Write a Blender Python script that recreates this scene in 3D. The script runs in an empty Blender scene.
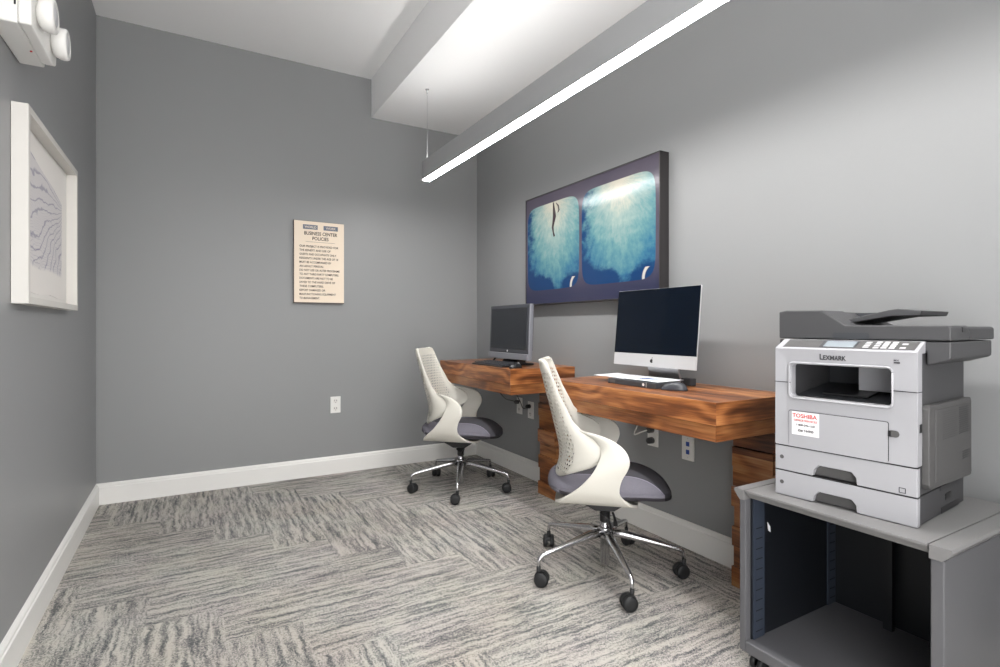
import bpy, bmesh, math, random
from mathutils import Vector, Matrix
from mathutils.bvhtree import BVHTree
random.seed(4)
PI = math.pi
sc = bpy.context.scene
COL = sc.collection
RW, BK, LW = 1.956, 3.74, -0.456     # right wall x, back wall y, left wall x
RH = 2.753
REAR = -0.36

# ------------------------------------------------------------------ materials
def srgb(r, g, b):
    f = lambda c: (c/255/12.92) if c/255 <= 0.04045 else ((c/255+0.055)/1.055)**2.4
    return (f(r), f(g), f(b), 1)

def mat(name, col, rough=0.5, metal=0.0, spec=0.5, var=0.04, vscale=30, bump=0.0, bscale=200, coat=0.0, emis=None, estr=0, sheen=0):
    m = bpy.data.materials.new(name); m.use_nodes = True
    nt = m.node_tree; N = nt.nodes; L = nt.links
    p = N['Principled BSDF']
    p.inputs['Roughness'].default_value = rough
    p.inputs['Metallic'].default_value = metal
    p.inputs['Specular IOR Level'].default_value = spec
    p.inputs['Coat Weight'].default_value = coat
    p.inputs['Sheen Weight'].default_value = sheen
    tc = N.new('ShaderNodeTexCoord')
    nz = N.new('ShaderNodeTexNoise'); nz.inputs['Scale'].default_value = vscale; nz.inputs['Detail'].default_value = 3
    L.new(tc.outputs['Object'], nz.inputs['Vector'])
    mx = N.new('ShaderNodeMix'); mx.data_type = 'RGBA'
    c = col
    mx.inputs['A'].default_value = (c[0]*(1-var), c[1]*(1-var), c[2]*(1-var), 1)
    mx.inputs['B'].default_value = (min(1, c[0]*(1+var)), min(1, c[1]*(1+var)), min(1, c[2]*(1+var)), 1)
    L.new(nz.outputs['Fac'], mx.inputs['Factor'])
    L.new(mx.outputs['Result'], p.inputs['Base Color'])
    if bump:
        n2 = N.new('ShaderNodeTexNoise'); n2.inputs['Scale'].default_value = bscale; n2.inputs['Detail'].default_value = 4
        L.new(tc.outputs['Object'], n2.inputs['Vector'])
        b = N.new('ShaderNodeBump'); b.inputs['Strength'].default_value = bump; b.inputs['Distance'].default_value = 0.002
        L.new(n2.outputs['Fac'], b.inputs['Height']); L.new(b.outputs['Normal'], p.inputs['Normal'])
    if emis:
        p.inputs['Emission Color'].default_value = emis
        p.inputs['Emission Strength'].default_value = estr
    return m

class NG:
    """small helper for node maths"""
    def __init__(s, m):
        s.nt = m.node_tree; s.N = s.nt.nodes; s.L = s.nt.links
    def val(s, sock, v):
        if isinstance(v, (int, float)): sock.default_value = v
        elif isinstance(v, tuple): sock.default_value = v
        else: s.L.new(v, sock)
    def m(s, op, a, b=0.0, c=0.0):
        n = s.N.new('ShaderNodeMath'); n.operation = op
        s.val(n.inputs[0], a); s.val(n.inputs[1], b); s.val(n.inputs[2], c)
        return n.outputs[0]
    def mixf(s, f, a, b):
        n = s.N.new('ShaderNodeMix'); n.data_type = 'FLOAT'
        s.val(n.inputs[0], f); s.val(n.inputs[2], a); s.val(n.inputs[3], b); return n.outputs[0]
    def mixc(s, f, a, b, mode='MIX'):
        n = s.N.new('ShaderNodeMix'); n.data_type = 'RGBA'; n.blend_type = mode
        s.val(n.inputs['Factor'], f); s.val(n.inputs['A'], a); s.val(n.inputs['B'], b); return n.outputs['Result']
    def xyz(s, x, y, z):
        n = s.N.new('ShaderNodeCombineXYZ'); s.val(n.inputs[0], x); s.val(n.inputs[1], y); s.val(n.inputs[2], z); return n.outputs[0]
    def coords(s, kind='Object'):
        t = s.N.new('ShaderNodeTexCoord'); n = s.N.new('ShaderNodeSeparateXYZ'); s.L.new(t.outputs[kind], n.inputs[0]); return n.outputs
    def noise(s, vec, scale=1.0, detail=3.0, rough=0.5, dist=0.0, out='Fac'):
        n = s.N.new('ShaderNodeTexNoise'); s.val(n.inputs['Vector'], vec); n.inputs['Scale'].default_value = scale
        n.inputs['Detail'].default_value = detail; n.inputs['Roughness'].default_value = rough; n.inputs['Distortion'].default_value = dist
        return n.outputs[out]
    def white(s, vec, out='Value'):
        n = s.N.new('ShaderNodeTexWhiteNoise'); n.noise_dimensions = '3D'; s.val(n.inputs['Vector'], vec); return n.outputs[out]
    def ramp(s, f, stops, interp='LINEAR'):
        n = s.N.new('ShaderNodeValToRGB'); n.color_ramp.interpolation = interp
        e = n.color_ramp.elements
        while len(e) < len(stops): e.new(0.5)
        for k, (p, c) in enumerate(stops): e[k].position = p; e[k].color = c
        s.val(n.inputs[0], f); return n.outputs[0]
    def smooth(s, v, a, b):
        n = s.N.new('ShaderNodeMapRange'); n.interpolation_type = 'SMOOTHSTEP'
        s.val(n.inputs[0], v); n.inputs[1].default_value = a; n.inputs[2].default_value = b; return n.outputs[0]

def newmat(name, rough=0.5, spec=0.5, coat=0.0):
    m = bpy.data.materials.new(name); m.use_nodes = True
    p = m.node_tree.nodes['Principled BSDF']
    p.inputs['Roughness'].default_value = rough; p.inputs['Specular IOR Level'].default_value = spec; p.inputs['Coat Weight'].default_value = coat
    return m, NG(m), p

def carpet_material():
    m, g, p = newmat('carpet', 0.95, 0.1)
    X, Y, Z = g.coords()
    W = 0.23
    xi = g.m('DIVIDE', g.m('SUBTRACT', X, 0.1), W); yi = g.m('DIVIDE', g.m('SUBTRACT', Y, 1.91), W)
    # wobble of the woven edges between planks
    i = g.m('FLOOR', xi); j = g.m('FLOOR', yi)
    k = g.m('FLOORED_MODULO', g.m('ADD', i, j), 8.0)
    vert = g.m('GREATER_THAN', k, 3.5)
    # plank id
    hid = g.m('FLOOR', g.m('DIVIDE', g.m('ADD', i, j), 8.0))
    px = g.mixf(vert, g.m('MULTIPLY', j, 3.7), g.m('MULTIPLY', i, 5.1))
    rnd = g.white(g.xyz(px, hid, vert))
    rnd2 = g.white(g.xyz(hid, px, g.m('ADD', vert, 7.0)))
    al = g.mixf(vert, X, Y); ac = g.mixf(vert, Y, X)
    al = g.m('ADD', al, g.m('MULTIPLY', rnd, 13.0)); ac2 = g.m('ADD', ac, g.m('MULTIPLY', rnd2, 9.0))
    # zigzag sway of the streaks
    sway = g.noise(g.xyz(g.m('MULTIPLY', al, 24.0), g.m('MULTIPLY', ac2, 10.0), rnd), 1.0, 4.0, 0.65)
    ac3 = g.m('ADD', ac2, g.m('MULTIPLY', g.m('SUBTRACT', sway, 0.5), 0.030))
    s1 = g.noise(g.xyz(g.m('MULTIPLY', al, 3.6), g.m('MULTIPLY', ac3, 50.0), 0.0), 1.0, 2.5, 0.55)
    s2 = g.noise(g.xyz(g.m('MULTIPLY', al, 12.0), g.m('MULTIPLY', ac3, 100.0), 5.0), 1.0, 2.0, 0.5)
    s = g.m('ADD', g.m('MULTIPLY', s1, 0.64), g.m('MULTIPLY', s2, 0.36))
    speck = g.m('ADD', g.m('MULTIPLY', g.white(g.xyz(g.m('FLOOR', g.m('MULTIPLY', X, 290.0)), g.m('FLOOR', g.m('MULTIPLY', Y, 290.0)), 1.0)), 0.6), g.m('MULTIPLY', g.noise(g.xyz(X, Y, Z), 160.0, 2.0, 0.7), 0.4))
    s = g.m('ADD', s, g.m('MULTIPLY', g.m('SUBTRACT', speck, 0.5), 0.30))
    base = g.ramp(s, [(0.33, srgb(92, 94, 96)), (0.44, srgb(134, 133, 131)), (0.51, srgb(170, 166, 160)), (0.60, srgb(190, 185, 178))])
    tint = g.noise(g.xyz(X, Y, 3.0), 5.0, 3.0, 0.6, out='Color')
    base = g.mixc(0.05, base, tint, 'OVERLAY')
    patch = g.noise(g.xyz(X, Y, 9.0), 2.2, 2.0)
    base = g.mixc(g.m('MULTIPLY', g.smooth(patch, 0.45, 0.62), 0.12), base, srgb(165, 138, 122), 'MULTIPLY')
    g.L.new(base, p.inputs['Base Color'])
    b = g.N.new('ShaderNodeBump'); b.inputs['Strength'].default_value = 0.7; b.inputs['Distance'].default_value = 0.006
    g.L.new(s, b.inputs['Height']); g.L.new(b.outputs['Normal'], p.inputs['Normal'])
    return m

def wood_material(name, plank=0.0, axis='Y', bright=1.0, seed=0.0):
    """walnut: grain runs along the axis; plank = height of the stacked boards (0 = one board)"""
    m, g, p = newmat(name, 0.33, 0.45, 0.15)
    X, Y, Z = g.coords()
    gm = g.N.new('ShaderNodeNewGeometry'); vt = g.N.new('ShaderNodeVectorTransform'); vt.vector_type = 'NORMAL'; vt.convert_from = 'WORLD'; vt.convert_to = 'OBJECT'
    g.L.new(gm.outputs['True Normal'], vt.inputs[0]); sn = g.N.new('ShaderNodeSeparateXYZ'); g.L.new(vt.outputs[0], sn.inputs[0])
    end = g.m('GREATER_THAN', g.m('ABSOLUTE', sn.outputs[1]), 0.6)      # the mitred end boards run across
    along, a, b = (g.mixf(end, Y, g.m('ADD', X, 3.3)), g.mixf(end, X, Y), Z)
    pid = g.m('FLOOR', g.m('DIVIDE', g.m('ADD', b, 0.0005), plank)) if plank else g.m('FLOOR', g.m('MULTIPLY', b, 0.0))
    seg = g.m('FLOOR', g.m('ADD', g.m('MULTIPLY', along, 1.9), g.m('MULTIPLY', pid, 0.37)))
    strip = g.m('FLOOR', g.m('DIVIDE', g.m('SUBTRACT', a, 0.004), 0.115))
    r = g.white(g.xyz(g.m('ADD', pid, seed), 1.0, strip if not plank else 2.0))
    off = g.m('MULTIPLY', r, 11.0)
    warp = g.noise(g.xyz(g.m('MULTIPLY', along, 2.6), g.m('ADD', g.m('MULTIPLY', a, 6.0), off), g.m('MULTIPLY', b, 6.0)), 1.0, 2.0)
    rings = g.m('SINE', g.m('ADD', g.m('MULTIPLY', warp, 30.0), g.m('MULTIPLY', g.m('ADD', a, b), 70.0)))
    fib = g.noise(g.xyz(g.m('MULTIPLY', along, 7.0), g.m('ADD', g.m('MULTIPLY', a, 170.0), off), g.m('MULTIPLY', b, 170.0)), 1.0, 4.0, 0.6)
    big = g.noise(g.xyz(g.m('MULTIPLY', along, 2.0), g.m('ADD', g.m('MULTIPLY', a, 16.0), off), g.m('MULTIPLY', b, 22.0)), 1.0, 3.0, 0.55, 0.6)
    s = g.m('ADD', g.m('ADD', g.m('MULTIPLY', rings, 0.07), g.m('MULTIPLY', fib, 0.42)), g.m('MULTIPLY', big, 0.50))
    s = g.m('ADD', s, g.m('MULTIPLY', g.m('SUBTRACT', r, 0.5), 0.22))
    c = g.ramp(s, [(0.24, srgb(84, 47, 27)), (0.38, srgb(128, 76, 42)), (0.47, srgb(164, 102, 58)), (0.57, srgb(192, 128, 76)), (0.72, srgb(214, 160, 106))])
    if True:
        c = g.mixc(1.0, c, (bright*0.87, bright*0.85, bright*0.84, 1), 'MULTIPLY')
    g.L.new(c, p.inputs['Base Color'])
    return m

def perforated_shell(name):
    m, g, p = newmat(name, 0.42, 0.4)
    p.inputs['Base Color'].default_value = srgb(212, 209, 200)
    t = g.N.new('ShaderNodeUVMap'); sp = g.N.new('ShaderNodeSeparateXYZ'); g.L.new(t.outputs[0], sp.inputs[0])
    U, V = sp.outputs[0], sp.outputs[1]
    S = 0.0165
    row = g.m('FLOOR', g.m('DIVIDE', V, S))
    sh = g.m('MULTIPLY', g.m('FLOORED_MODULO', row, 2.0), 0.5)
    fu = g.m('SUBTRACT', g.m('FRACT', g.m('ADD', g.m('DIVIDE', U, S), sh)), 0.5)
    fv = g.m('SUBTRACT', g.m('FRACT', g.m('DIVIDE', V, S)), 0.5)
    # small diamonds
    d = g.m('ADD', g.m('ABSOLUTE', fu), g.m('ABSOLUTE', g.m('MULTIPLY', fv, 0.8)))
    hole = g.m('LESS_THAN', d, 0.37)
    zone = g.m('MULTIPLY', g.m('LESS_THAN', g.m('ABSOLUTE', U), 0.165), g.m('MULTIPLY', g.m('GREATER_THAN', V, 0.43), g.m('LESS_THAN', V, 0.825)))
    tr = g.N.new('ShaderNodeBsdfTransparent'); ms = g.N.new('ShaderNodeMixShader')
    g.L.new(g.m('MULTIPLY', hole, zone), ms.inputs[0]); g.L.new(p.outputs[0], ms.inputs[1]); g.L.new(tr.outputs[0], ms.inputs[2])
    g.L.new(ms.outputs[0], g.N['Material Output'].inputs[0])
    return m

def sea_material():
    """printed face of the right wall picture: u along y (0 far .. 1 near), v up, from UV"""
    m, g, p = newmat('underwater_print', 0.16, 0.2)
    t = g.N.new('ShaderNodeUVMap'); sp = g.N.new('ShaderNodeSeparateXYZ'); g.L.new(t.outputs[0], sp.inputs[0])
    U, V = sp.outputs[0], sp.outputs[1]
    # two rounded windows
    right = g.m('GREATER_THAN', U, 0.485)
    lu = g.mixf(right, g.m('DIVIDE', g.m('SUBTRACT', U, 0.010), 0.472), g.m('DIVIDE', g.m('SUBTRACT', U, 0.494), 0.49))
    lv = g.m('DIVIDE', g.m('SUBTRACT', V, 0.12), 0.79)
    wob = g.noise(g.xyz(g.m('MULTIPLY', U, 4.0), g.m('MULTIPLY', V, 3.0), 2.0), 1.0, 3.0)
    qx = g.m('ABSOLUTE', g.m('SUBTRACT', lu, 0.5)); qy = g.m('ABSOLUTE', g.m('SUBTRACT', lv, 0.5))
    rad = g.m('POWER', g.m('ADD', g.m('POWER', g.m('MULTIPLY', qx, 2.02), 7.0), g.m('POWER', g.m('MULTIPLY', qy, 2.0), 7.0)), 1/7)
    inside = g.m('SUBTRACT', 1.0, g.smooth(rad, 0.985, 1.0))
    # water: radial rays out from the top middle
    dx = g.m('SUBTRACT', lu, 0.55); dy = g.m('SUBTRACT', 1.02, lv)
    ang = g.m('ARCTAN2', dx, dy); dist = g.m('SQRT', g.m('ADD', g.m('MULTIPLY', dx, dx), g.m('MULTIPLY', dy, dy)))
    rays = g.noise(g.xyz(g.m('MULTIPLY', ang, 13.0), g.m('MULTIPLY', dist, 9.0), right), 1.0, 4.0, 0.65)
    flat = g.noise(g.xyz(g.m('MULTIPLY', lu, 7.0), g.m('MULTIPLY', lv, 9.0), right), 1.0, 5.0, 0.6)
    tone = g.m('ADD', g.m('MULTIPLY', dist, 0.72), g.m('MULTIPLY', g.m('ABSOLUTE', dx), 0.35))
    tone = g.m('ADD', tone, g.m('MULTIPLY', g.m('SUBTRACT', g.m('MULTIPLY', g.m('ADD', rays, flat), 0.5), 0.5), 0.75))
    water = g.ramp(tone, [(0.08, srgb(182, 178, 164)), (0.30, srgb(138, 158, 154)), (0.52, srgb(94, 134, 138)), (0.72, srgb(58, 106, 128)), (0.88, srgb(34, 78, 118)), (1.0, srgb(28, 58, 100))])
    # darker deep edge left and bottom
    edge = g.m('ADD', g.smooth(g.m('SUBTRACT', 0.30, lv), 0.0, 0.3), g.m('MULTIPLY', g.smooth(g.m('SUBTRACT', 0.35, lu), 0.0, 0.35), 0.55))
    blob = g.m('SUBTRACT', g.m('ADD', edge, g.m('MULTIPLY', flat, 0.9)), g.m('MULTIPLY', g.smooth(g.m('ABSOLUTE', g.m('SUBTRACT', lu, 0.62)), 0.22, 0.0), 0.6))
    water = g.mixc(g.smooth(blob, 0.72, 1.1), water, srgb(26, 56, 96))
    arc = g.smooth(g.m('ABSOLUTE', g.m('SUBTRACT', g.m('SQRT', g.m('ADD', g.m('POWER', g.m('SUBTRACT', lu, 0.98), 2.0), g.m('POWER', g.m('SUBTRACT', lv, 0.02), 2.0))), 0.13)), 0.022, 0.008)
    arc = g.m('MULTIPLY', arc, g.m('MULTIPLY', g.m('LESS_THAN', lu, 0.93), g.m('LESS_THAN', lv, 0.12)))
    water = g.mixc(arc, water, srgb(180, 180, 172))
    bg = g.mixc(wob, srgb(70, 66, 80), srgb(90, 84, 94))
    bg = g.mixc(g.smooth(V, 0.35, 0.05), bg, srgb(50, 52, 74))
    g.L.new(g.mixc(inside, bg, water), p.inputs['Base Color'])
    return m

def fan_drawing_material():
    m, g, p = newmat('fan_line_drawing', 0.6, 0.3)
    t = g.N.new('ShaderNodeUVMap'); sp = g.N.new('ShaderNodeSeparateXYZ'); g.L.new(t.outputs[0], sp.inputs[0])
    U, V = sp.outputs[0], sp.outputs[1]
    # veins spreading from the lower right corner towards the rounded top
    dx = g.m('SUBTRACT', U, 1.05); dy = g.m('SUBTRACT', V, 0.72)
    wav = g.noise(g.xyz(g.m('MULTIPLY', U, 3.0), g.m('MULTIPLY', V, 4.0), 0.0), 1.0, 3.0)
    ang = g.m('ADD', g.m('ARCTAN2', dy, dx), g.m('MULTIPLY', wav, 0.45))
    lines = g.smooth(g.m('ABSOLUTE', g.m('SINE', g.m('MULTIPLY', ang, 26.0))), 0.42, 0.08)
    fine = g.smooth(g.m('ABSOLUTE', g.m('SINE', g.m('MULTIPLY', g.m('ADD', g.m('MULTIPLY', V, 1.0), g.m('MULTIPLY', wav, 0.25)), 150.0))), 0.5, 0.1)
    cross = g.noise(g.xyz(g.m('MULTIPLY', U, 60.0), g.m('MULTIPLY', V, 60.0), 0.0), 1.0, 2.0)
    top = g.m('ADD', 0.80, g.m('MULTIPLY', g.m('COSINE', g.m('MULTIPLY', U, 2.4)), 0.10))
    msk = g.m('MULTIPLY', g.smooth(V, 0.16, 0.2), g.m('LESS_THAN', V, top))
    msk = g.m('MULTIPLY', msk, g.m('MULTIPLY', g.m('GREATER_THAN', U, 0.03), g.m('LESS_THAN', U, 0.9)))
    dens = g.m('ADD', g.m('MULTIPLY', lines, 0.55), g.m('MULTIPLY', g.m('MULTIPLY', fine, cross), g.m('SUBTRACT', 0.85, V)))
    dens = g.m('MULTIPLY', g.m('ADD', g.m('MULTIPLY', dens, 0.8), 0.22), msk)
    g.L.new(g.mixc(dens, srgb(226, 222, 218), srgb(112, 110, 140)), p.inputs['Base Color'])
    return m

M = {}
M['wall'] = mat('wall_paint', srgb(139, 140, 141), 0.42, var=0.015, vscale=3, bump=0.05, bscale=260, spec=0.35)
M['ceil'] = mat('ceiling_paint', srgb(240, 240, 240), 0.8, var=0.01, vscale=4, spec=0.2)
M['trim'] = mat('trim_paint', srgb(226, 225, 222), 0.35, var=0.015, vscale=8)
M['carpet'] = carpet_material()
M['wood_top'] = wood_material('walnut_board', 0.0)
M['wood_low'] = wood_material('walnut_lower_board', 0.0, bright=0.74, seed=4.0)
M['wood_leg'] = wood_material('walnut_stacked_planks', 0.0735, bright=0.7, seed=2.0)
M['shell'] = perforated_shell('chair_shell')
M['seat_dark'] = mat('seat_top_fabric', srgb(72, 71, 76), 0.9, var=0.1, vscale=120, bump=0.3, bscale=700, spec=0.15)
M['seat_light'] = mat('seat_side_fabric', srgb(132, 128, 142), 0.9, var=0.06, vscale=120, bump=0.3, bscale=700, spec=0.15)
M['chrome'] = mat('brushed_chrome', srgb(205, 205, 208), 0.26, 1.0, var=0.02)
M['blackp'] = mat('black_plastic', srgb(26, 26, 28), 0.4, var=0.05)
M['rubber'] = mat('caster_rubber', srgb(25, 26, 28), 0.55, var=0.05)
M['white_p'] = mat('white_plastic', srgb(226, 225, 222), 0.4, var=0.01)
M['prn'] = mat('printer_light_plastic', srgb(163, 163, 167), 0.45, var=0.01)
M['prn_dark'] = mat('printer_grey_plastic', srgb(67, 67, 69), 0.5, var=0.02, bump=0.1, bscale=900)
M['prn_mid'] = mat('printer_mid_grey_plastic', srgb(82, 81, 81), 0.5, var=0.02, bump=0.1, bscale=900)
M['prn_in'] = mat('printer_inner_plastic', srgb(58, 60, 64), 0.5, var=0.03)
M['cab'] = mat('cabinet_grey_laminate', srgb(92, 92, 95), 0.5, var=0.02, bump=0.08, bscale=600)
M['cab_top'] = mat('cabinet_top_laminate', srgb(118, 117, 117), 0.5, var=0.02, bump=0.08, bscale=600)
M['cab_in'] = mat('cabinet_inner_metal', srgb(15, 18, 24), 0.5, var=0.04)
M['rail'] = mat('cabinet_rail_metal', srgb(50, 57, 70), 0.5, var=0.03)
M['seam'] = mat('seam_shadow_gap', srgb(30, 30, 32), 0.7, var=0.02)
M['screen'] = mat('dark_screen_glass', srgb(9, 16, 26), 0.08, var=0.02, spec=0.35)
M['screen2'] = mat('charcoal_screen_glass', srgb(36, 39, 44), 0.25, var=0.02, spec=0.4)
M['silver'] = mat('brushed_silver', srgb(205, 205, 207), 0.35, 0.35, var=0.01)
M['stand'] = mat('satin_aluminium', srgb(178, 178, 180), 0.28, 0.85, var=0.01)
M['hpgrey'] = mat('monitor_bezel', srgb(58, 60, 66), 0.35, var=0.02)
M['hpsilver'] = mat('monitor_silver_chin', srgb(126, 127, 134), 0.35, 0.2, var=0.02)
M['paper'] = mat('paper', srgb(232, 233, 238), 0.7, var=0.01)
M['ink'] = mat('blue_grey_ink', srgb(120, 135, 175), 0.7, var=0.02)
M['frame_dark'] = mat('dark_picture_frame', srgb(44, 41, 42), 0.4, var=0.03)
M['frame_white'] = mat('white_picture_frame', srgb(206, 203, 198), 0.45, var=0.015)
M['mount'] = mat('paper_mount', srgb(222, 219, 215), 0.7, var=0.01)
M['sea'] = sea_material()
M['fan'] = fan_drawing_material()
M['skin'] = mat('painted_diver_figure', srgb(48, 34, 40), 0.3, var=0.05)
M['sign'] = mat('sign_cream_face', srgb(228, 212, 192), 0.5, var=0.015)
M['sign_edge'] = mat('sign_dark_edge', srgb(66, 54, 50), 0.5, var=0.05)
M['sign_ink'] = mat('sign_brown_ink', srgb(58, 46, 44), 0.6, var=0.02)
M['sign_blue'] = mat('sign_blue_block', srgb(106, 112, 126), 0.6, var=0.02)
M['black_ink'] = mat('black_ink', srgb(40, 40, 44), 0.6, var=0.02)
M['red_ink'] = mat('red_ink', srgb(196, 52, 44), 0.6, var=0.02)
M['label'] = mat('white_sticker', srgb(232, 230, 232), 0.6, var=0.01)
M['lcd'] = mat('printer_lcd', srgb(138, 146, 152), 0.2, var=0.02)
M['key'] = mat('light_grey_keys', srgb(190, 190, 192), 0.5, var=0.02)
M['bluejack'] = mat('blue_data_jack', srgb(40, 74, 150), 0.4, var=0.02)
M['redled'] = mat('red_indicator', srgb(200, 40, 36), 0.4, var=0.02)
M['alum'] = mat('light_body_painted_metal', srgb(160, 161, 162), 0.45, 0.0, var=0.01)
M['led'] = mat('led_diffuser_down', (0.9, 0.9, 0.9, 1), 0.5, emis=(1, 0.985, 0.965, 1), estr=43.0)
M['led_up'] = mat('led_diffuser_up', (0.9, 0.9, 0.9, 1), 0.5, emis=(1, 0.985, 0.965, 1), estr=7.5)

# ------------------------------------------------------------------ mesh helpers
def BM(): return bmesh.new()

def box(bm, x0, x1, y0, y1, z0, z1, mi=0):
    v = [bm.verts.new((x, y, z)) for x in (x0, x1) for y in (y0, y1) for z in (z0, z1)]
    for f in ((0, 1, 3, 2), (4, 6, 7, 5), (0, 4, 5, 1), (2, 3, 7, 6), (0, 2, 6, 4), (1, 5, 7, 3)):
        bm.faces.new([v[i] for i in f]).material_index = mi
    return v

def prism(bm, poly, a0, a1, axis='y', mi=0):
    """extrude a 2-D polygon; axis y: poly is (x, z); axis x: (y, z); axis z: (x, y)"""
    def P3(p, a):
        return {'y': (p[0], a, p[1]), 'x': (a, p[0], p[1]), 'z': (p[0], p[1], a)}[axis]
    A = [bm.verts.new(P3(p, a0)) for p in poly]; B = [bm.verts.new(P3(p, a1)) for p in poly]
    n = len(poly)
    bm.faces.new(A).material_index = mi; bm.faces.new(list(reversed(B))).material_index = mi
    for i in range(n):
        bm.faces.new((A[i], B[i], B[(i+1) % n], A[(i+1) % n])).material_index = mi

def tube(bm, pts, r, n=10, mi=0, flat=1.0, caps=True):
    pts = [Vector(p) for p in pts]; rs = r if isinstance(r, (list, tuple)) else [r]*len(pts)
    rings = []; up = Vector((0, 0, 1)); pu = None
    for i, p in enumerate(pts):
        d = (pts[min(i+1, len(pts)-1)] - pts[max(i-1, 0)]).normalized()
        if pu is None:
            s = d.cross(up)
            if s.length < 0.05: s = d.cross(Vector((1, 0, 0)))
        else:
            s = pu - d*pu.dot(d)
            if s.length < 1e-4: s = d.cross(up)
        s.normalize(); pu = s; u = s.cross(d).normalized()
        rings.append([bm.verts.new(p + s*math.cos(2*PI*k/n)*rs[i] + u*math.sin(2*PI*k/n)*rs[i]*flat) for k in range(n)])
    for a, b in zip(rings, rings[1:]):
        for k in range(n):
            f = bm.faces.new((a[k], a[(k+1) % n], b[(k+1) % n], b[k])); f.smooth = True; f.material_index = mi
    if caps:
        for f in (bm.faces.new(list(reversed(rings[0]))), bm.faces.new(rings[-1])): f.material_index = mi

def lathe(bm, prof, c=(0, 0, 0), axis='z', n=24, mi=0):
    """prof: (radius, height) list"""
    rings = []
    for r, h in prof:
        ring = []
        for k in range(n):
            a = 2*PI*k/n; x, y = r*math.cos(a), r*math.sin(a)
            q = {'z': (x, y, h), 'x': (h, x, y), 'y': (x, h, y)}[axis]
            ring.append(bm.verts.new((c[0]+q[0], c[1]+q[1], c[2]+q[2])))
        rings.append(ring)
    for a, b in zip(rings, rings[1:]):
        for k in range(n):
            f = bm.faces.new((a[k], a[(k+1) % n], b[(k+1) % n], b[k])); f.smooth = True; f.material_index = mi
    bm.faces.new(list(reversed(rings[0]))).material_index = mi; bm.faces.new(rings[-1]).material_index = mi

def catmull(pts, n):
    pts = [Vector(p) for p in pts]; out = []
    m = len(pts)-1
    for k in range(n):
        t = k/(n-1)*m; i = min(int(t), m-1); u = t-i
        p0, p1, p2, p3 = pts[max(i-1, 0)], pts[i], pts[i+1], pts[min(i+2, m)]
        out.append(0.5*((2*p1)+(p2-p0)*u+(2*p0-5*p1+4*p2-p3)*u*u+(3*p1-p0-3*p2+p3)*u**3))
    return out

def link(name, bm, mats, parent=None, bevel=0.0, smooth=False, seg=2, fix=True):
    if fix: bmesh.ops.recalc_face_normals(bm, faces=bm.faces)
    me = bpy.data.meshes.new(name); bm.to_mesh(me); bm.free()
    for m in (mats if isinstance(mats, (list, tuple)) else [mats]): me.materials.append(m)
    if smooth:
        for p in me.polygons: p.use_smooth = True
    o = bpy.data.objects.new(name, me); COL.objects.link(o)
    if parent: o.parent = parent
    if bevel:
        b = o.modifiers.new('bevel', 'BEVEL'); b.width = bevel; b.segments = seg; b.limit_method = 'ANGLE'; b.angle_limit = math.radians(40)
        b.harden_normals = False
    return o

def tag(o, label, cat, group=None):
    o['label'] = label; o['category'] = cat
    if group: o['group'] = group
    return o

def thing(name, label, cat, loc, rz=0.0, group=None):
    o = bpy.data.objects.new(name, None); COL.objects.link(o); o.empty_display_size = 0.1
    o.location = loc; o.rotation_euler = (0, 0, rz)
    return tag(o, label, cat, group)

def struct(name, bm, m, **k):
    o = link(name, bm, m, **k); o['kind'] = 'structure'; return o

def text_mesh(name, rows, mat_, parent, matrix, depth=0.0006, bold=0.018):
    """rows: (text, x, y, height, width or None) laid out in a plane; one joined mesh"""
    bm = BM()
    for (s, x, y, h, w) in rows:
        cu = bpy.data.curves.new('t', 'FONT'); cu.body = s; cu.size = 1.0; cu.extrude = 0.0
        cu.resolution_u = 3; cu.offset = bold
        ob = bpy.data.objects.new('t', cu); COL.objects.link(ob)
        dg = bpy.context.evaluated_depsgraph_get(); dg.update()
        me = bpy.data.meshes.new_from_object(ob.evaluated_get(dg))
        xs = [v.co.x for v in me.vertices]; ys = [v.co.y for v in me.vertices]
        if xs:
            ww = max(xs)-min(xs); cap = 0.7
            sy = h/cap; sx = (w/ww) if w else sy
            for v in me.vertices:
                v.co = Vector((x + (v.co.x-min(xs))*sx, y + v.co.y*sy, 0))
            bm.from_mesh(me)
        bpy.data.objects.remove(ob); bpy.data.curves.remove(cu); bpy.data.meshes.remove(me)
    r = bmesh.ops.extrude_face_region(bm, geom=list(bm.faces))
    for e in r['geom']:
        if isinstance(e, bmesh.types.BMVert): e.co.z += depth
    bmesh.ops.transform(bm, matrix=matrix, verts=bm.verts)
    return link(name, bm, mat_, parent)

# ------------------------------------------------------------------ the room
T = 0.1
bm = BM(); box(bm, LW-T, RW+T, REAR, BK+T, -0.05, 0.0); struct('floor', bm, M['carpet'])
bm = BM(); box(bm, LW-T, RW+T, REAR, BK+T, RH, RH+T); struct('ceiling', bm, M['ceil'])
bm = BM(); box(bm, LW, RW, BK, BK+T, 0, RH); struct('wall_back', bm, M['wall'])
bm = BM(); box(bm, RW, RW+T, REAR, BK+T, 0, RH); struct('wall_right', bm, M['wall'])
bm = BM(); box(bm, LW-T, LW, REAR, BK+T, 0, RH); struct('wall_left', bm, M['wall'])
bm = BM(); box(bm, 1.112, RW, REAR, BK, 2.482, RH); struct('trim_1', bm, M['ceil'])
# unseen wall added behind the camera; its opening steers the fill light
bm = BM(); prism(bm, [(LW-T, 0.0), (LW-T, RH), (RW+T, RH), (RW+T, 0.0), (0.95, 0.0), (0.95, 2.45), (LW, 2.45), (LW, 0.0)], REAR-T, REAR, 'y'); struct('wall_front_unseen', bm, M['wall'])          # solid right part keeps fill light off the printer side

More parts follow.
